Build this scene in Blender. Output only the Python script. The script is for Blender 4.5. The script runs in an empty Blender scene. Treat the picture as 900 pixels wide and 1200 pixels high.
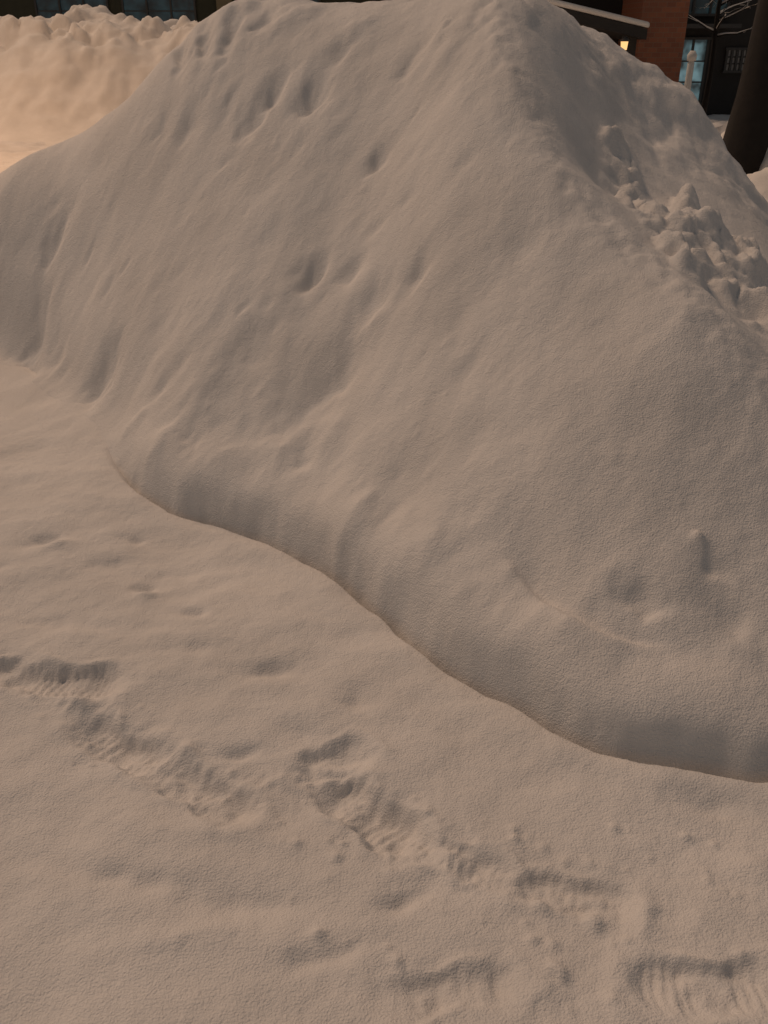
import bpy, math, numpy as np
from mathutils import Vector
rng=np.random.RandomState(7)
scene=bpy.context.scene
# ---------------------------------------------------------------- noise
_perm=rng.permutation(256).astype(np.int64); _perm=np.concatenate([_perm,_perm])
_ga=rng.rand(256)*2*np.pi; _gx=np.cos(_ga); _gy=np.sin(_ga); _gr=rng.rand(256)
def perlin(x,y):
    xi=np.floor(x).astype(np.int64); yi=np.floor(y).astype(np.int64)
    xf=x-xi; yf=y-yi; xi&=255; yi&=255
    def g(ix,iy,dx,dy):
        h=_perm[_perm[ix&255]+(iy&255)]
        return _gx[h]*dx+_gy[h]*dy
    u=xf*xf*xf*(xf*(xf*6-15)+10); v=yf*yf*yf*(yf*(yf*6-15)+10)
    a=g(xi,yi,xf,yf); b=g(xi+1,yi,xf-1,yf); c=g(xi,yi+1,xf,yf-1); d=g(xi+1,yi+1,xf-1,yf-1)
    return ((a+(b-a)*u)*(1-v)+(c+(d-c)*u)*v)*1.5
def fbm(x,y,s,o=3,seed=0.0):
    r=0; a=1
    for i in range(o):
        r=r+a*perlin(x*s+seed*17.3+i*5.1,y*s+seed*9.7+i*3.7); s*=2.03; a*=.5
    return r
def clods(x,y,s,seed=0.0,pw=.9):
    """rounded lumps of differing size (max of jittered domes), 0..1"""
    x=x*s+seed*11.3; y=y*s+seed*5.9
    wx=.38*perlin(x*1.4,y*1.4); wy=.38*perlin(x*1.4+8,y*1.4+3); x=x+wx; y=y+wy
    xi=np.floor(x).astype(np.int64); yi=np.floor(y).astype(np.int64); r=np.zeros(x.shape)
    for dx in (-1,0,1):
        for dy in (-1,0,1):
            h=_perm[_perm[(xi+dx)&255]+((yi+dy)&255)]; h2=_perm[(h+37)&255]; h3=_perm[(h2+91)&255]
            px=xi+dx+_gr[h]; py=yi+dy+_gr[h2]; R=.35+.45*_gr[h3]
            q=1-((x-px)**2+(y-py)**2)/(R*R)
            r=np.maximum(r,np.where(q>0,np.clip(q,0,1)**pw*R,0))
    return r
def sst(a,b,x):
    t=np.clip((x-a)/(b-a),0,1); return t*t*(3-2*t)
def gau(x,y,cx,cy,rx,ry,ang):
    c,s=math.cos(math.radians(ang)),math.sin(math.radians(ang))
    u=((x-cx)*c+(y-cy)*s)/rx; v=(-(x-cx)*s+(y-cy)*c)/ry
    return np.exp(-(u*u+v*v))
# ---------------------------------------------------------------- pile shape (world metres)
P=[(-2.92,5.10,0.40),(-2.10,5.10,0.84),(-1.86,5.15,0.97),(-1.62,5.20,1.11),(-1.35,5.15,1.28),(-1.09,5.10,1.51),(-0.79,5.00,1.73),(-0.41,4.85,1.73),
(-0.08,4.65,1.69),(0.18,4.40,1.70),(0.41,4.12,1.70),(0.61,4.10,1.69),(0.76,4.30,1.65),(0.98,4.60,1.57),(1.26,4.70,1.45),(1.54,4.60,1.26),
(1.63,4.40,1.04),(1.76,4.20,0.85),(0.55,3.65,1.40),(0.61,3.40,1.235),(0.74,3.15,1.07),(0.89,2.90,0.93),(1.00,2.65,0.82),(1.15,2.52,0.68),
(0.80,3.95,1.34),(0.83,3.60,1.07),(0.98,3.85,1.09),(1.10,3.70,0.97),(1.23,3.45,0.90),(1.17,2.95,0.75),(1.18,4.30,1.23),(1.38,4.10,1.04),
(0.54,3.88,1.56),
(-0.71,3.65,0.64),(0.00,3.25,0.74),(0.54,2.75,0.73),(0.26,2.45,0.43),(-0.32,3.10,0.34),(0.72,2.20,0.42),(1.00,2.40,0.59),(-1.48,4.40,0.52),
(0.00,3.85,1.18),(-0.77,4.30,1.13),
(-2.6,5.7,.7),(-1.7,5.9,.9),(-.7,5.8,1.25),(.2,5.5,1.3),(.9,5.5,1.15),(1.6,5.3,.9),(2.2,4.6,.55),(2.2,3.6,.4),(1.9,2.9,.42),(1.6,2.3,.35)]
foot=[(-2.78,5.0),(-2.02,4.44),(-1.59,3.96),(-1.29,3.61),(-1.03,3.19),(-0.81,2.97),(-0.6,2.87),(-0.4,2.74),(-0.2,2.53),(-0.05,2.33),(0.17,2.04),(0.39,1.82),(0.54,1.69),(0.74,1.62),(0.94,1.59),(1.13,1.56)]
back=[(1.7,1.6),(2.3,2.0),(2.8,3.0),(2.9,4.2),(2.7,5.4),(2.0,6.3),(.5,6.8),(-1.5,7.0),(-3.0,6.8),(-3.6,6.1),(-3.5,5.4)]
A=np.array(P+[(x,y,.04) for x,y in foot]+[(x,y,0.03) for x,y in back])
def U(r2): return np.where(r2>0,.5*r2*np.log(r2+1e-12),0)
n=len(A)
K=U((A[:,None,0]-A[None,:,0])**2+(A[:,None,1]-A[None,:,1])**2)+np.eye(n)*0.009
Q=np.c_[np.ones(n),A[:,:2]]
W=np.linalg.solve(np.block([[K,Q],[Q.T,np.zeros((3,3))]]),np.r_[A[:,2],0,0,0])
def tps(x,y):
    z=W[n]+W[n+1]*x+W[n+2]*y
    for i in range(n): z=z+W[i]*U((x-A[i,0])**2+(y-A[i,1])**2)
    return z
poly=np.array(foot+back)
def sdist(x,y):
    """signed distance to the pile's footprint, + inside"""
    d=np.full(x.shape,1e9); ins=np.zeros(x.shape,bool); m=len(poly)
    for i in range(m):
        ax,ay=poly[i]; bx,by=poly[(i+1)%m]
        ex,ey=bx-ax,by-ay
        t=np.clip(((x-ax)*ex+(y-ay)*ey)/(ex*ex+ey*ey),0,1)
        d=np.minimum(d,np.hypot(x-ax-t*ex,y-ay-t*ey))
        c=((ay>y)!=(by>y))&(x<(bx-ax)*(y-ay)/((by-ay) if by!=ay else 1e-9)+ax)
        ins^=c
    return np.where(ins,d,-d)
def creviceW(x,y): return sst(-1.25,-.78,x)*(1-.7*sst(.80,1.15,x))*(1-sst(3.3,3.8,y))
KS=.075
def runout(D): return KS*np.log1p(np.exp(np.clip((.02+D*.40)/KS,-30,30)))
dents=[ # cx,cy,rx,ry,ang,amp
(-.60,4.31,.06,.05,40,-.06),(-.50,4.38,.07,.05,40,-.065),(-.31,4.27,.065,.065,20,-.075),(-.03,3.84,.045,.035,20,-.045),
(-.28,3.55,.06,.04,30,-.05),(-.12,3.46,.05,.04,20,-.035),(.13,3.24,.055,.035,20,-.04),(-.05,3.28,.06,.05,10,-.03),(-.05,3.20,.07,.035,10,.02),
(-1.71,4.72,.09,.06,30,-.06),(-1.29,3.90,.12,.08,10,-.07),(-1.81,4.49,.10,.08,60,-.08),(-1.83,4.30,.07,.07,10,-.06),(-1.62,4.28,.07,.08,20,-.04),
(-.17,3.14,.13,.08,30,-.06),(-.34,3.12,.14,.08,40,-.02),(-.92,4.52,.05,.05,20,-.035),(-1.05,4.62,.05,.08,10,-.025),
(-1.00,4.93,.04,.14,8,-.07),(-.86,4.86,.04,.12,4,-.06),(-.73,4.80,.04,.12,-4,-.05),(-.44,4.73,.12,.07,10,.02),(-.56,4.78,.06,.06,0,-.04),
(-.11,4.48,.08,.06,10,.02),(-.2,4.40,.09,.05,20,-.03),(.12,4.15,.10,.05,40,-.03),(.24,4.0,.08,.06,30,.02),(.36,3.72,.06,.10,0,-.02),
(.865,2.10,.018,.016,0,.026),(.89,2.05,.04,.022,-30,-.028),(.69,1.99,.075,.035,-25,-.042),(.63,2.05,.06,.04,-25,.015),(.92,1.93,.10,.05,-20,-.02),(.93,2.0,.1,.06,0,-.01),
(.13,2.30,.09,.06,-40,.025),(.22,2.33,.12,.05,-45,.02),(-.08,2.58,.06,.05,-40,.025),(-.2,2.75,.05,.06,15,-.02),(-.41,2.98,.06,.06,-30,.02),(-.62,3.06,.06,.05,0,.015),(-.88,3.22,.07,.07,20,.03),(-.74,3.15,.04,.06,20,-.025),(-1.05,3.48,.08,.08,20,.02),
(.3,2.17,.08,.06,-40,.02),(.02,2.50,.05,.05,10,-.02),(-.28,2.92,.05,.06,10,-.02),(.43,3.05,.12,.09,20,-.02),(.25,2.79,.10,.07,20,-.018),(-.5,3.4,.08,.10,25,-.02),(-.72,3.35,.09,.10,25,.02),(-.95,3.72,.08,.10,15,-.025),
(.45,1.96,.10,.05,-38,.022),(.34,2.10,.08,.05,-50,.012)
]
crack=[(.32,2.24),(.37,2.16),(.415,2.09),(.455,2.03),(.495,1.975),(.545,1.93),(.605,1.895),(.68,1.875),(.78,1.87)]
def polyd(x,y,pts):
    d=np.full(x.shape,1e9); s=np.zeros(x.shape)
    for i in range(len(pts)-1):
        ax,ay=pts[i]; bx,by=pts[i+1]; ex,ey=bx-ax,by-ay
        t=np.clip(((x-ax)*ex+(y-ay)*ey)/(ex*ex+ey*ey),0,1)
        dd=np.hypot(x-ax-t*ex,y-ay-t*ey); side=np.sign(ex*(y-ay)-ey*(x-ax))
        s=np.where(dd<d,side,s); d=np.minimum(d,dd)
    return d*np.where(s==0,1,s)
def ground_base(X,Y):
    nearm=np.exp(-np.clip(np.hypot(X,Y-2)-3,0,None)/3)
    return .020*fbm(X,Y,1.2,2,11)+nearm*(.009*fbm(X,Y*1.5,3.5,2,12)+.0025*fbm(X,Y,13,2,13))
def mesh_grid(name,X,Y,Z,mat,keep=None):
    ny,nx=X.shape
    co=np.stack([X,Y,Z],-1).reshape(-1,3)
    idx=np.arange(nx*ny).reshape(ny,nx)
    q=np.stack([idx[:-1,:-1],idx[:-1,1:],idx[1:,1:],idx[1:,:-1]],-1).reshape(-1,4)
    if keep is not None:
        k=keep.reshape(-1); q=q[k[q].any(1)]
        used=np.unique(q); mp=np.full(nx*ny,-1); mp[used]=np.arange(len(used)); q=mp[q]; co=co[used]
    me=bpy.data.meshes.new(name)
    me.vertices.add(len(co)); me.vertices.foreach_set("co",co.astype(np.float32).ravel())
    me.loops.add(len(q)*4); me.loops.foreach_set("vertex_index",q.astype(np.int32).ravel())
    me.polygons.add(len(q)); me.polygons.foreach_set("loop_start",(np.arange(len(q))*4).astype(np.int32))
    me.polygons.foreach_set("use_smooth",np.ones(len(q),bool))
    me.update(calc_edges=True); me.validate()
    o=bpy.data.objects.new(name,me); scene.collection.objects.link(o); me.materials.append(mat)
    return o
# ---------------------------------------------------------------- materials
def new_mat(name):
    m=bpy.data.materials.new(name); m.use_nodes=True; nt=m.node_tree
    return m,nt,nt.nodes["Principled BSDF"]
def snow_mat(name,c1,c2,grain=.5):
    m,nt,b=new_mat(name); N=nt.nodes; L=nt.links
    tc=N.new("ShaderNodeTexCoord")
    n1=N.new("ShaderNodeTexNoise"); n1.inputs["Scale"].default_value=2.2; n1.inputs["Detail"].default_value=6
    L.new(tc.outputs["Object"],n1.inputs["Vector"])
    r=N.new("ShaderNodeValToRGB"); r.color_ramp.elements[0].position=.35; r.color_ramp.elements[1].position=.65
    r.color_ramp.elements[0].color=(*c1,1); r.color_ramp.elements[1].color=(*c2,1)
    L.new(n1.outputs["Fac"],r.inputs[0]); L.new(r.outputs[0],b.inputs["Base Color"])
    b.inputs["Roughness"].default_value=.75; b.inputs["Specular IOR Level"].default_value=.2
    n2=N.new("ShaderNodeTexNoise"); n2.inputs["Scale"].default_value=200; n2.inputs["Detail"].default_value=3
    n3=N.new("ShaderNodeTexNoise"); n3.inputs["Scale"].default_value=50; n3.inputs["Detail"].default_value=5
    L.new(tc.outputs["Object"],n2.inputs["Vector"]); L.new(tc.outputs["Object"],n3.inputs["Vector"])
    b2=N.new("ShaderNodeBump"); b2.inputs["Strength"].default_value=grain; b2.inputs["Distance"].default_value=.005
    b3=N.new("ShaderNodeBump"); b3.inputs["Strength"].default_value=grain; b3.inputs["Distance"].default_value=.0045
    L.new(n2.outputs["Fac"],b2.inputs["Height"]); L.new(n3.outputs["Fac"],b3.inputs["Height"])
    L.new(b3.outputs[0],b2.inputs["Normal"]); L.new(b2.outputs[0],b.inputs["Normal"])
    return m
M_pile=snow_mat("pile_snow",(.72,.70,.68),(.80,.78,.76),.72)
M_ground=snow_mat("trodden_snow",(.71,.69,.67),(.79,.77,.75),.68)
M_bank=snow_mat("bank_snow",(.76,.73,.69),(.86,.83,.79),.5)
def plain(name,c1,c2,scale=6,rough=.8,metal=0):
    m,nt,b=new_mat(name); N=nt.nodes; L=nt.links
    tc=N.new("ShaderNodeTexCoord"); n1=N.new("ShaderNodeTexNoise"); n1.inputs["Scale"].default_value=scale; n1.inputs["Detail"].default_value=6
    L.new(tc.outputs["Object"],n1.inputs["Vector"])
    mx=N.new("ShaderNodeMix"); mx.data_type='RGBA'; mx.inputs[6].default_value=(*c1,1); mx.inputs[7].default_value=(*c2,1)
    L.new(n1.outputs["Fac"],mx.inputs[0]); L.new(mx.outputs[2],b.inputs["Base Color"])
    bp=N.new("ShaderNodeBump"); bp.inputs["Strength"].default_value=.4; bp.inputs["Distance"].default_value=.01
    L.new(n1.outputs["Fac"],bp.inputs["Height"]); L.new(bp.outputs[0],b.inputs["Normal"])
    b.inputs["Roughness"].default_value=rough; b.inputs["Metallic"].default_value=metal
    return m
def emit(name,c,s):
    m,nt,b=new_mat(name); N=nt.nodes; L=nt.links
    b.inputs["Base Color"].default_value=(.05,.06,.07,1); b.inputs["Roughness"].default_value=.15
    tc=N.new("ShaderNodeTexCoord"); n1=N.new("ShaderNodeTexNoise"); n1.inputs["Scale"].default_value=3; L.new(tc.outputs["Object"],n1.inputs["Vector"])
    r=N.new("ShaderNodeValToRGB"); r.color_ramp.elements[0].position=.40; r.color_ramp.elements[1].position=.7
    r.color_ramp.elements[0].color=(c[0]*.1,c[1]*.1,c[2]*.1,1); r.color_ramp.elements[1].color=(*c,1)
    L.new(n1.outputs["Fac"],r.inputs[0]); L.new(r.outputs[0],b.inputs["Emission Color"]); b.inputs["Emission Strength"].default_value=s
    return m
def brick_mat():
    m,nt,b=new_mat("brick"); N=nt.nodes; L=nt.links
    tc=N.new("ShaderNodeTexCoord"); mp=N.new("ShaderNodeMapping"); mp.inputs["Rotation"].default_value=(math.radians(90),0,0)
    L.new(tc.outputs["Object"],mp.inputs[0])
    br=N.new("ShaderNodeTexBrick"); br.inputs["Scale"].default_value=4; br.inputs["Color1"].default_value=(.34,.13,.07,1); br.inputs["Color2"].default_value=(.25,.10,.06,1); br.inputs["Mortar"].default_value=(.24,.17,.12,1)
    br.inputs["Mortar Size"].default_value=.012
    L.new(mp.outputs[0],br.inputs["Vector"]); L.new(br.outputs["Color"],b.inputs["Base Color"]); b.inputs["Roughness"].default_value=.9
    return m
M_brick=brick_mat()
M_dark=plain("dark_cladding",(.02,.019,.018),(.035,.032,.03))
M_olive=plain("olive_plaster",(.030,.032,.020),(.055,.055,.032))
M_beige=plain("beige_trim",(.18,.15,.09),(.24,.2,.12))
M_frame=plain("window_frame",(.03,.03,.03),(.05,.05,.05),rough=.5)
M_metal=plain("galvanised_steel",(.3,.3,.3),(.4,.4,.4),rough=.5,metal=.6)
M_white=plain("white_paint",(.6,.6,.58),(.75,.75,.72))
M_bark=plain("bark",(.008,.0065,.006),(.020,.016,.013),scale=14,rough=.95)
M_teal=emit("lit_glass",(.06,.16,.19),.12)
M_blue=emit("lit_door_glass",(.25,.42,.46),.45)
M_lamp=emit("lamp_glass",(1,.62,.25),1.2)
M_lamp.node_tree.nodes["Color Ramp"].color_ramp.elements[0].color=(1,.55,.2,1)
# ---------------------------------------------------------------- snow pile
xs=np.arange(-3.9,3.2,.0095); ys=np.concatenate([np.arange(1.3,4.95,.0085),np.arange(4.95,7.3,.03)])
X,Y=np.meshgrid(xs,ys)
Dw=sdist(X+.02*perlin(X*5,Y*5)+.006*perlin(X*14,Y*14),Y+.02*perlin(X*5+9,Y*5)+.005*perlin(X*14,Y*14+4))
D0=sdist(X,Y)
T=tps(X,Y)
cw=creviceW(X,Y)
inside=np.clip(Dw,0,None)
fade=sst(0,.25,Dw)
lf=.62+.38*sst(-.60,-.1,X)
Tc=T+.036*lf*np.exp(-((Dw-.12)/.07)**2)-(.10+.08*lf)*np.exp(-(inside/.028))
und=.032*fbm(X,Y,1.3,2,1)+.015*fbm(X,Y,3.2,2,2)+.0045*fbm(X,Y*.9,8.0,2,21)
lowleft=gau(X,Y,-.5,3.2,.7,.5,-30)
und+=lowleft*.018*fbm(X,Y,5.5,2,22)
near=np.exp(-((Dw-.22)/.15)**2)*cw
und+=near*(.026*fbm(X,Y*.8,4.2,2,3))
S=und*fade*.9
S+=fade*(.0022*fbm(X,Y,15,3,4)+.0010*fbm(X,Y,45,3,5))
for (cx,cy,rx,ry,an,am) in dents:
    wob=1+.35*perlin(X*12+cx*9,Y*12+cy*7)
    S+=am*gau(X+.014*perlin(X*18,Y*18),Y+.014*perlin(X*18+4,Y*18),cx,cy,rx,ry,an)*wob*sst(-.05,.08,D0)
def local(cx,cy,r):
    jx=np.searchsorted(xs,[cx-r,cx+r]); jy=np.searchsorted(ys,[cy-r,cy+r]); return (slice(jy[0],jy[1]),slice(jx[0],jx[1]))
for i in range(60):
    cx=rng.uniform(-2.2,.3); cy=rng.uniform(3.3,4.9); r=rng.uniform(.015,.045); sl=local(cx,cy,.3)
    S[sl]+=-rng.uniform(.004,.017)*(gau(X+.01*perlin(X*25,Y*25),Y,cx,cy,r*rng.uniform(.9,1.8),r*.8,rng.uniform(-20,50))*fade)[sl] if False else -rng.uniform(.004,.017)*gau(X[sl]+.01*perlin(X[sl]*25,Y[sl]*25),Y[sl],cx,cy,r*rng.uniform(.9,1.8),r*.8,rng.uniform(-20,50))*fade[sl]
for i in range(260):
    cx=rng.uniform(-1.2,1.4); cy=rng.uniform(1.8,4.2); r=rng.uniform(.006,.019); sl=local(cx,cy,.1)
    S[sl]+=rng.choice([-1,1])*rng.uniform(.002,.006)*gau(X[sl],Y[sl],cx,cy,r,r,0)*fade[sl]
cd=polyd(X,Y,crack)
ce=sst(.30,.44,X)*(1-sst(.60,.78,X))
S+=-ce*.020*np.tanh(cd/.012)*np.exp(-np.abs(cd)/.08)
ridge=[(.41,4.1),(.50,3.75),(.57,3.5),(.65,3.28),(.77,3.08),(.89,2.9),(1.0,2.66),(1.15,2.5),(1.4,2.3)]
rd=np.abs(polyd(X,Y,ridge))
S+=np.exp(-(rd/.09)**2)*(.016*fbm(X,Y,8,3,6))
cl=np.zeros_like(X)
for (cx,cy,rx,ry,an) in [(.98,3.85,.12,.16,0),(.97,3.55,.10,.20,10),(1.04,3.33,.13,.16,0),(1.20,3.42,.17,.15,0),(1.29,3.24,.15,.16,0),(1.18,3.12,.12,.12,0),(1.02,3.06,.06,.12,0),(1.22,3.72,.10,.14,0),(1.4,3.45,.1,.2,0),(1.34,3.05,.12,.14,0)]:
    cl=np.maximum(cl,gau(X+.05*perlin(X*9,Y*9),Y+.05*perlin(X*9+5,Y*9),cx,cy,rx,ry,an))
cl=sst(.2,.8,cl)
S+=cl*(.095*clods(X,Y,5.2,7)+.035*clods(X,Y,12,8)+.014*clods(X,Y,27,5)+.028*fbm(X,Y,7,5,7)+.015)
sh=sst(.6,.85,X)*sst(3.9,4.3,Y)*(1-sst(5.2,5.8,Y))
S+=sh*(.05*clods(X,Y,3.4,9)+.014*clods(X,Y,11,3)+.012*fbm(X,Y,8,3,13)-.015)
right=sst(.75,1.1,X)*(1-sst(2.9,3.4,Y)); S+=right*fade*.004*fbm(X,Y,20,3,9)
top=gau(X,Y,.50,4.12,.32,.16,0); S+=top*(.04*clods(X,Y,7,10)-.008)
S+=gau(X,Y,-.5,4.9,.6,.12,0)*.02*fbm(X,Y,5,2,12)
Zc=np.where(Dw<0,-.13+Dw*1.5,Tc+S)
# no crevice here: the slope runs out into an apron that the ground sheet carries on
w_in=sst(0,.30,D0)
Tl=KS*np.log1p(np.exp(np.clip((T-.02*np.exp(-inside/.2))/KS,-30,30)))
Zl=runout(D0)*(1-w_in)+Tl*w_in+S+ground_base(X,Y)*(1-sst(0,.6,D0))+(-.035+.039*sst(-.08,.06,D0))
Z=cw*Zc+(1-cw)*Zl
gyD,gxD=np.gradient(D0,ys,xs); gl=np.hypot(gxD,gyD)+1e-6
out=.028*cw*lf*np.exp(-((Dw-.085)/.045)**2)*(1+.5*perlin(X*4,Y*4))
X2=X-out*gxD/gl; Y2=Y-out*gyD/gl
pile=mesh_grid("snow_pile",X2,Y2,Z,M_pile,keep=(D0>-.07))
# ---------------------------------------------------------------- ground
def axis(c0,c1,fine,stages,lo,hi):
    core=list(np.arange(c0,c1,fine))
    def grow(start,end,sgn):
        out=[]; p=start; s=fine
        while (p<end if sgn>0 else p>end):
            dist=abs(p-start)
            mx=.05 if dist<stages else 1e9
            s=min(s*1.05,mx) if dist<stages else s*1.12
            p+=sgn*s; out.append(p)
        return out
    return np.array(grow(c0,lo,-1)[::-1]+core+grow(c1,hi,1))
gx=axis(-1.7,1.25,.0065,8,-400,400); gy=axis(.75,3.6,.0068,16,-60,700)
X,Y=np.meshgrid(gx,gy)
nearm=np.exp(-np.clip(np.hypot(X,Y-2)-3,0,None)/3)
Z=ground_base(X,Y)+nearm*.0006*fbm(X,Y,50,3,14)
st=sst(6,8,Y)*(1-sst(30,45,Y)); Z+=st*(.07*fbm(X*.22,Y,1.6,3,15)+.025*fbm(X*.6,Y,5,2,16))
for yy,am in [(7.6,.05),(9.4,.06),(11.0,.05),(12.7,.06),(14.6,.05)]:
    Z+=st*am*-np.exp(-((Y-yy-.25*perlin(X*.25,yy+X*0))/.16)**2)
Dg=sdist(X+.02*perlin(X*5,Y*5),Y+.02*perlin(X*5+9,Y*5)); cwg=creviceW(X,Y)
Dg0=sdist(X,Y)
Z+=cwg*(.016*np.exp(-((Dg+.06)/.06)**2)-.20*sst(-.022,.05,Dg))
Z+=(1-cwg)*(runout(np.minimum(Dg0,.15))-.35*sst(.05,.45,Dg0))
trail=[(-1.25,2.02),(-.9,1.95),(-.68,1.75),(-.4,1.56),(-.1,1.58),(.05,1.42),(.3,1.30),(.55,1.22)]
tm=np.exp(-(np.abs(polyd(X+.05*perlin(X*6,Y*6),Y+.04*perlin(X*6+3,Y*6),trail))/.085)**2)
tm=np.maximum(tm,.8*gau(X,Y,.2,1.06,.25,.08,5))
Z+=tm*(.009*fbm(X,Y,10,3,31)+.008*clods(X,Y,22,32)*sst(-.1,.5,perlin(X*5,Y*5))-.006)
def print_(x,y,cx,cy,L,W,ang,depth,tread):
    c,s=math.cos(math.radians(ang)),math.sin(math.radians(ang))
    u=(x-cx)*c+(y-cy)*s; v=-(x-cx)*s+(y-cy)*c
    u0,v0=u,v
    u=u+.020*perlin(x*11+cx*3,y*11)+.006*perlin(x*40,y*40); v=v+.018*perlin(x*11+5,y*11+7)+.006*perlin(x*40+5,y*40)
    w=W*(1-.20*np.cos(u/L*2*np.pi*1.0)+.10*u/L)*.5
    w=np.maximum(w,.3*W)
    r=((np.abs(u)/(L/2))**2.6+(np.abs(v)/w)**2.6)**(1/2.6)
    hole=1-sst(.64,1.18,r)
    tilt=.74+.26*np.clip(v/W*2,-1,1)
    z=-depth*hole*tilt+.008*np.exp(-((r-1.3)/.2)**2)*(.4+1.1*perlin(x*12,y*12))
    tr=np.sin(u0*2*np.pi/.022+2.0*np.cos(v0*30)+1.2*perlin(x*15,y*15))
    z+=tread*hole*.0034*np.tanh(1.6*tr)*sst(-.15,.4,perlin(x*8+cx,y*8)+.2)
    z+=hole*(.008*fbm(x,y,17,3,20))
    return z
for a in [(-.90,1.97,.32,.14,-6,.046,1),(-1.14,2.02,.24,.12,-10,.038,.2),(-.68,1.73,.30,.13,-30,.042,.7),(-.44,1.57,.29,.12,-34,.040,.6),
          (-.03,1.50,.31,.14,-44,.050,1),(.17,1.36,.24,.09,-26,.018,.5),(.40,1.275,.26,.10,-12,.032,.3),(-.13,1.67,.20,.12,15,.034,.2),
          (.62,1.055,.29,.13,-4,.026,.9),(.14,1.05,.24,.09,10,.016,.5)]:
    cx,cy=a[0],a[1]
    jx=np.searchsorted(gx,[cx-.45,cx+.45]); jy=np.searchsorted(gy,[cy-.45,cy+.45]); sl=(slice(jy[0],jy[1]),slice(jx[0],jx[1]))
    Z[sl]+=print_(X[sl],Y[sl],*a)
for (cx,cy,rx,ry,an,am) in [(.77,1.52,.09,.035,-12,-.022),(-.34,2.02,.10,.035,0,-.024),(-.07,1.90,.05,.04,0,-.02),(-.78,2.47,.05,.03,10,-.026),(-.78,2.40,.04,.03,10,.014),
   (-.37,1.70,.04,.02,10,-.02),(.04,1.255,.05,.02,20,-.018),(.80,1.33,.05,.04,0,.012),
   (-.60,2.30,.04,.025,0,-.022),(-.90,2.78,.04,.03,0,-.02),(-1.22,2.74,.05,.03,20,-.026),(-1.15,2.70,.05,.03,20,.014),(-.53,1.31,.14,.03,-10,-.018),(-.12,1.13,.10,.025,15,-.018),
   (-.40,1.17,.12,.03,10,.010),(-.70,2.55,.12,.04,15,-.012),(-.2,1.75,.12,.05,-20,-.014),(-.45,1.45,.2,.04,-10,.01),(.55,1.35,.12,.04,10,-.008),(-.95,2.6,.09,.04,10,-.012),(-.3,1.25,.25,.03,-4,-.010),(-1.0,2.25,.2,.04,-6,-.012),(-1.35,2.55,.06,.03,10,-.02),(-.5,2.1,.12,.035,-10,-.012)]:
    jx=np.searchsorted(gx,[cx-.7,cx+.7]); jy=np.searchsorted(gy,[cy-.5,cy+.5]); sl=(slice(jy[0],jy[1]),slice(jx[0],jx[1])); xx=X[sl]; yy=Y[sl]
    Z[sl]+=am*gau(xx+.01*perlin(xx*20,yy*20),yy,cx,cy,rx,ry,an)*(1+.4*perlin(xx*16+cx*5,yy*16))
for i in range(150):
    if i<80:
        kk=rng.randint(len(trail)-1); t=rng.rand(); cx=trail[kk][0]*(1-t)+trail[kk+1][0]*t+rng.normal(0,.07); cy=trail[kk][1]*(1-t)+trail[kk+1][1]*t+rng.normal(0,.07)
    else: cx=rng.uniform(-.2,.8); cy=rng.uniform(1.0,1.45)
    r=abs(rng.normal(.002,.003))+.0045
    jx=np.searchsorted(gx,[cx-4*r,cx+4*r]); jy=np.searchsorted(gy,[cy-4*r,cy+4*r])
    sl=(slice(jy[0],jy[1]),slice(jx[0],jx[1]))
    Z[sl]+=r*.8*gau(X[sl],Y[sl],cx,cy,r,r*rng.uniform(.7,1.3),0)
for cx,cy,r in [(.30,1.165,.013),(.335,1.10,.018),(.345,1.085,.012),(.47,1.055,.016),(.36,1.40,.01),(.4,1.36,.009),(.43,1.21,.016)]:
    jx=np.searchsorted(gx,[cx-.1,cx+.1]); jy=np.searchsorted(gy,[cy-.1,cy+.1]); sl=(slice(jy[0],jy[1]),slice(jx[0],jx[1])); xx=X[sl]; yy=Y[sl]
    Z[sl]+=r*.8*gau(xx+.006*perlin(xx*60,yy*60),yy+.006*perlin(xx*60+5,yy*60),cx,cy,r,r,0)
ground=mesh_grid("snow_ground",X,Y,Z,M_ground)
# ---------------------------------------------------------------- snow banks
def bank(name,x0,x1,y0,y1,sp,h,wy,seed,lump,lo=.55,fa=.18):
    xs=np.arange(x0,x1,sp); ys=np.arange(y0,y1,sp); X,Y=np.meshgrid(xs,ys)
    ex=sst(x0,x0+wy,X+.5*perlin(Y,X*.3))*(1-sst(x1-wy,x1,X)); e=sst(y0,y0+wy,Y+.35*fbm(X,Y*.3,.6,2,seed))*(1-sst(y1-wy,y1,Y))
    rough=sst(lo,lo+.4,e+.25*fbm(X,Y,.8,2,seed+5))
    Z=h*ex*e*(1+.14*fbm(X,Y,.4,2,seed+1))+ex*sst(0,.3,e)*lump*(rough*(clods(X,Y,1.7,seed+2)+.45*clods(X,Y,4.5,seed+3)-.3)+fa*fbm(X,Y,2.0,4,seed+4))-.06
    return mesh_grid(name,X,Y,Z,M_bank)
bank("snow_bank",-20,.9,15.9,24.5,.055,1.88,4.0,31,.36,.60,.16)
bank("snow_bank.001",2.6,6.5,7.2,11.5,.03,.66,1.1,41,.4)
bank("snow_bank.002",1.5,12,11.6,13.4,.045,.5,.8,51,.35)
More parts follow.
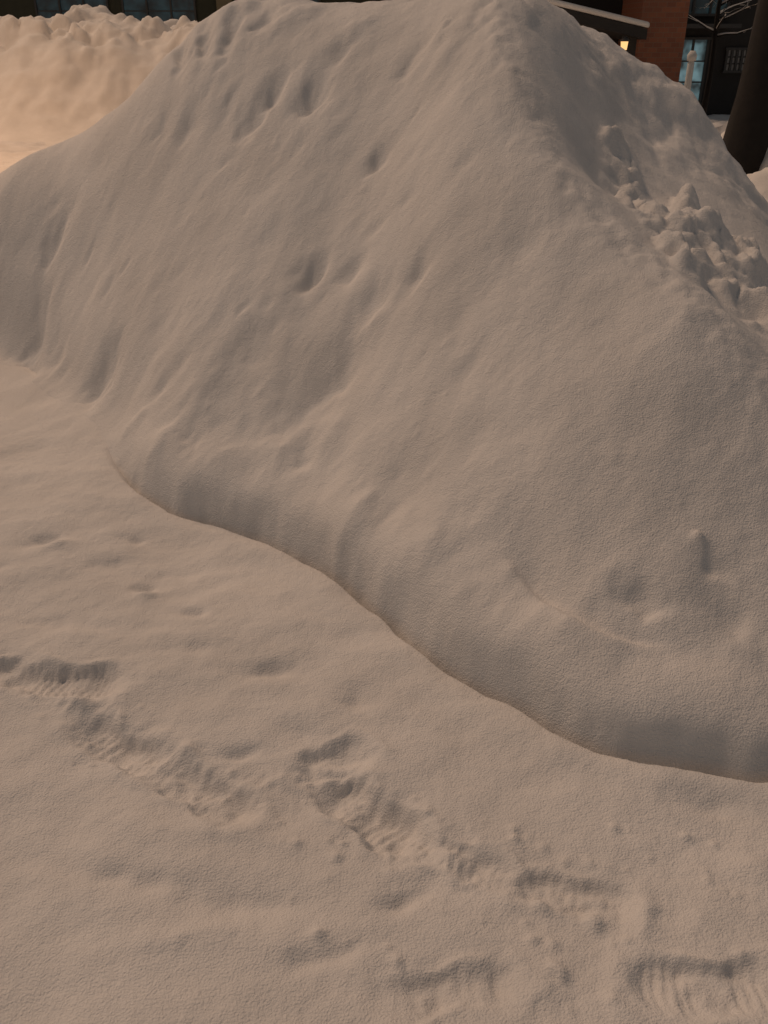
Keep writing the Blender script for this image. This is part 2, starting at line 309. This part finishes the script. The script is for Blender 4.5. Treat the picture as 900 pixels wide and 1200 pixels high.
# ---------------------------------------------------------------- building helpers
def empty(name,loc=(0,0,0)):
    o=bpy.data.objects.new(name,None); o.location=loc; scene.collection.objects.link(o); return o
def mk(name,verts,faces,mat,parent,smooth=False):
    me=bpy.data.meshes.new(name); me.from_pydata(verts,[],faces); me.update(); me.materials.append(mat)
    if smooth:
        for p in me.polygons: p.use_smooth=True
    o=bpy.data.objects.new(name,me); scene.collection.objects.link(o); o.parent=parent
    return o
def box(name,x0,x1,y0,y1,z0,z1,mat,parent,bev=0.0):
    v=[(x0,y0,z0),(x1,y0,z0),(x1,y1,z0),(x0,y1,z0),(x0,y0,z1),(x1,y0,z1),(x1,y1,z1),(x0,y1,z1)]
    o=mk(name,v,[(0,3,2,1),(4,5,6,7),(0,1,5,4),(1,2,6,5),(2,3,7,6),(3,0,4,7)],mat,parent)
    if bev: 
        m=o.modifiers.new("b","BEVEL"); m.width=bev; m.segments=3
    return o
def window(tag,x0,x1,z0,z1,y,glass,parent,nx=2,nz=2):
    box(tag+"_glass",x0,x1,y-.02,y-.002,z0,z1,glass,parent)
    t=.05
    box(tag+"_sill",x0-t,x1+t,y-.1,y-.021,z0-t,z0,M_frame,parent)
    box(tag+"_head",x0-t,x1+t,y-.08,y-.021,z1,z1+t,M_frame,parent)
    for i in range(nx+1):
        xx=x0+(x1-x0)*i/nx; box(tag+"_mullion_%d"%i,xx-.025,xx+.025,y-.07,y-.022,z0,z1,M_frame,parent)
    for i in range(1,nz):
        zz=z0+(z1-z0)*i/nz; box(tag+"_bar_%d"%i,x0,x1,y-.055,y-.024,zz-.015,zz+.015,M_frame,parent)
def tubegeo(pts,seg=10,nz=0.0):
    v=[];fc=[]
    for i,(x,y,z,r) in enumerate(pts):
        a=Vector(pts[min(i+1,len(pts)-1)][:3])-Vector(pts[max(i-1,0)][:3]); a.normalize()
        s=a.orthogonal().normalized() if abs(a.z)<.9 else Vector((1,0,0)); s=(s-a*s.dot(a)).normalized(); t=a.cross(s)
        for k in range(seg):
            th=2*math.pi*k/seg; rr=r*(1+nz*rng.uniform(-1,1)); p=Vector((x,y,z))+s*math.cos(th)*rr+t*math.sin(th)*rr; v.append(tuple(p))
    for i in range(len(pts)-1):
        for k in range(seg):
            fc.append((i*seg+k,i*seg+(k+1)%seg,(i+1)*seg+(k+1)%seg,(i+1)*seg+k))
    fc.append(tuple(range(seg))[::-1]); fc.append(tuple((len(pts)-1)*seg+k for k in range(seg)))
    return v,fc
def tube(name,pts,mat,parent,seg=10,nz=0.0):
    v,fc=tubegeo(pts,seg,nz); return mk(name,v,fc,mat,parent,True)
def multitube(name,lst,mat,parent,seg):
    V=[];F=[]
    for pts in lst:
        v,fc=tubegeo(pts,seg); o=len(V); V+=v; F+=[tuple(i+o for i in q) for q in fc]
    return mk(name,V,F,mat,parent,True)
# --- long low shop across the street (left)
e=empty("shop_building")
box("wall",-18,1.6,27,36,-.1,4.6,M_olive,e)
box("roof",-18.4,2.0,26.5,36.4,4.6,4.85,M_dark,e); box("roof_snow",-18.3,1.9,26.6,36.3,4.85,5.3,M_bank,e,.12)
box("plinth",-18.05,1.65,26.9,26.997,-.1,.8,M_dark,e); box("fascia",-18.05,1.65,26.85,26.997,3.2,3.7,M_beige,e)
for i,x0 in enumerate([-16,-12.6,-9.2,-6.9,-3.6]): window("window_%d"%i,x0,x0+1.9,1.4,2.9,27,M_teal,e,3,2)
box("pilaster_1",-4.4,-4.0,26.8,26.997,.8,3.2,M_beige,e); box("pilaster_2",.2,.7,26.8,26.997,.8,3.2,M_beige,e)
# --- brick house with snow laden porch roof (right)
e=empty("brick_house")
box("brick_pier",3.6,4.25,14.2,17.5,-.1,4.2,M_brick,e); box("rear_wall",.6,3.597,15.4,17.5,-.1,4.2,M_dark,e)
box("roof",.3,4.6,13.9,17.9,4.2,4.4,M_dark,e); box("roof_snow",.35,4.55,13.95,17.85,4.4,4.8,M_bank,e,.12)
def slab(name,za,zb,th,mat,x0=1.5,x1=3.5,y0=13.4,y1=15.39):
    return mk(name,[(x0,y0,za),(x1,y0,zb),(x1,y1,zb),(x0,y1,za),(x0,y0,za+th),(x1,y0,zb+th),(x1,y1,zb+th),(x0,y1,za+th)],[(0,3,2,1),(4,5,6,7),(0,1,5,4),(1,2,6,5),(2,3,7,6),(3,0,4,7)],mat,e)
slab("porch_roof",1.96,1.54,.13,M_dark)
s=slab("porch_roof_snow",2.095,1.675,.07,M_bank,1.48,3.52,13.37,15.38); m=s.modifiers.new("b","BEVEL"); m.width=.03; m.segments=3
box("porch_post",1.62,1.72,13.5,13.6,-.1,1.95,M_dark,e); box("porch_post_right",3.3,3.4,13.5,13.6,-.1,1.6,M_dark,e)
box("house_door",2.2,3.0,15.34,15.397,0,1.7,M_frame,e)
tube("lantern_cap",[(3.2,13.35,1.52,.08),(3.2,13.35,1.58,.02)],M_frame,e); tube("lantern_glass",[(3.2,13.35,1.42,.04),(3.2,13.35,1.52,.05)],M_lamp,e); tube("lantern_base",[(3.2,13.35,1.38,.05),(3.2,13.35,1.42,.05)],M_frame,e)
box("lantern_arm",3.19,3.21,13.40,13.5,1.56,1.58,M_frame,e)
# --- dark building further right
e=empty("office_building")
box("wall",4.6,22,22,32,-.1,7,M_dark,e); box("roof",4.4,22.3,21.7,32.3,7,7.2,M_frame,e); box("roof_snow",4.5,22.2,21.8,32.2,7.2,7.6,M_bank,e,.1)
window("door",6.45,7.1,.25,1.5,22,M_blue,e,2,3)
window("upper_window",6.3,7.4,2.0,3.2,22,M_teal,e,3,2); window("side_window",7.55,8.0,.9,1.3,22,M_metal,e,4,3)
window("wide_window",8.6,11.5,.9,2.4,22,M_teal,e,4,2); window("upper_window_2",9,11,3.8,5,22,M_teal,e,3,2)
box("canopy",6.0,7.5,21.2,21.99,1.72,1.80,M_frame,e)
# --- small post with snow cap
e=empty("bollard_post")
tube("post",[(6.12,19.8,-.1,.07),(6.12,19.8,1.1,.07),(6.12,19.8,1.15,.05)],M_white,e); tube("snow_cap",[(6.12,19.8,1.14,.09),(6.12,19.8,1.24,.10),(6.12,19.8,1.32,.05)],M_bank,e)
# --- trees
e=empty("tree")
tube("trunk",[(3.22,8.6,-.1,.30),(3.24,8.6,.45,.22),(3.30,8.62,1.1,.185),(3.36,8.65,2.0,.17),(3.5,8.7,3.2,.15),(3.6,8.8,4.6,.11),(3.55,8.8,6,.05)],M_bark,e,14,.08)
def limbs(e,base,nn,l0,r0):
    big=[];tw=[]
    for i in range(nn):
        z=base[2]+rng.uniform(0,base[3]); an=rng.uniform(0,2*math.pi); p=Vector((base[0],base[1],z)); d=Vector((math.cos(an),math.sin(an),rng.uniform(.2,.8))).normalized()
        pts=[];r=r0
        for k in range(6):
            pts.append((p.x,p.y,p.z,r)); p=p+d*l0/6; d=(d+Vector((rng.normal(0,.25),rng.normal(0,.25),rng.normal(0,.15)))).normalized(); r*=.72
            if k>0:
                q=p.copy(); dd=(d+Vector((rng.normal(0,.7),rng.normal(0,.7),rng.normal(0,.4)))).normalized(); tp=[]; rr=r*.6
                for j in range(4): tp.append((q.x,q.y,q.z,rr)); q=q+dd*l0/9; dd=(dd+Vector((rng.normal(0,.3),rng.normal(0,.3),rng.normal(0,.2)))).normalized(); rr*=.7
                tw.append(tp)
        big.append(pts)
    multitube("limbs",big,M_bark,e,7); multitube("twigs",tw,M_bark,e,5)
    multitube("snow_on_branches",[[(a,b,c+dr*1.1,dr) for a,b,c,dr in p] for p in big+tw],M_bank,e,6)
limbs(e,(3.55,8.75,3.2,2.4),9,2.2,.06)
e=empty("young_tree")
tube("trunk",[(5.75,17.5,-.1,.06),(5.78,17.5,1,.05),(5.74,17.5,2,.04),(5.8,17.5,3.2,.02)],M_bark,e,8)
limbs(e,(5.76,17.5,1.2,1.9),12,1.1,.022)
# --- street lamp by the road (stands left, out of the picture)
e=empty("street_lamp")
tube("pole",[(-8.6,11.5,-.1,.09),(-8.6,11.5,5.6,.06)],M_metal,e,12); tube("arm",[(-8.6,11.5,5.5,.04),(-8.2,11.7,5.85,.035),(-7.5,12,5.95,.03)],M_metal,e,8)
box("head",-7.8,-7.1,11.87,12.13,5.9,6.03,M_metal,e,.03); box("lens",-7.7,-7.2,11.9,12.1,5.87,5.897,M_lamp,e)
ld=bpy.data.lights.new("lamp_bulb",'AREA'); ld.shape='RECTANGLE'; ld.size=.5; ld.size_y=.2; ld.energy=255; ld.color=(1,.54,.26)
lo=bpy.data.objects.new("lamp_bulb",ld); lo.location=(-7.45,12,5.85); lo.parent=e; scene.collection.objects.link(lo)
# ---------------------------------------------------------------- light
Ld=Vector((-.45,.34,.82)).normalized()
el=math.asin(Ld.z); az=math.atan2(Ld.x,Ld.y)
w=bpy.data.worlds.new("World"); scene.world=w; w.use_nodes=True; nt=w.node_tree
sky=nt.nodes.new("ShaderNodeTexSky"); sky.sky_type='NISHITA'; sky.sun_disc=False; sky.sun_elevation=el; sky.sun_rotation=az
hs=nt.nodes.new("ShaderNodeHueSaturation"); hs.inputs["Saturation"].default_value=.34
mx=nt.nodes.new("ShaderNodeMix"); mx.data_type='RGBA'; mx.blend_type='MULTIPLY'; mx.inputs[0].default_value=1; mx.inputs[7].default_value=(1,.94,.86,1)
bg=nt.nodes["Background"]; nt.links.new(sky.outputs[0],hs.inputs["Color"]); nt.links.new(hs.outputs[0],mx.inputs[6]); nt.links.new(mx.outputs[2],bg.inputs[0]); bg.inputs[1].default_value=.031
sd=bpy.data.lights.new("sun",'SUN'); sd.energy=1.14; sd.angle=math.radians(9); sd.color=(1,.67,.45)
so=bpy.data.objects.new("sun",sd); so.rotation_euler=Ld.to_track_quat('Z','Y').to_euler(); so.location=(0,0,10); scene.collection.objects.link(so)
# ---------------------------------------------------------------- camera
cd=bpy.data.cameras.new("camera"); co=bpy.data.objects.new("camera",cd); scene.collection.objects.link(co)
co.location=(0,0,1.6); co.rotation_euler=(math.radians(90-28.3),0,0)
cd.sensor_fit='VERTICAL'; cd.sensor_height=24; cd.lens=24*1039/1200; cd.clip_end=2000; cd.clip_start=.05
scene.camera=co
scene.view_settings.view_transform='Standard'; scene.view_settings.look='None'; scene.view_settings.exposure=0
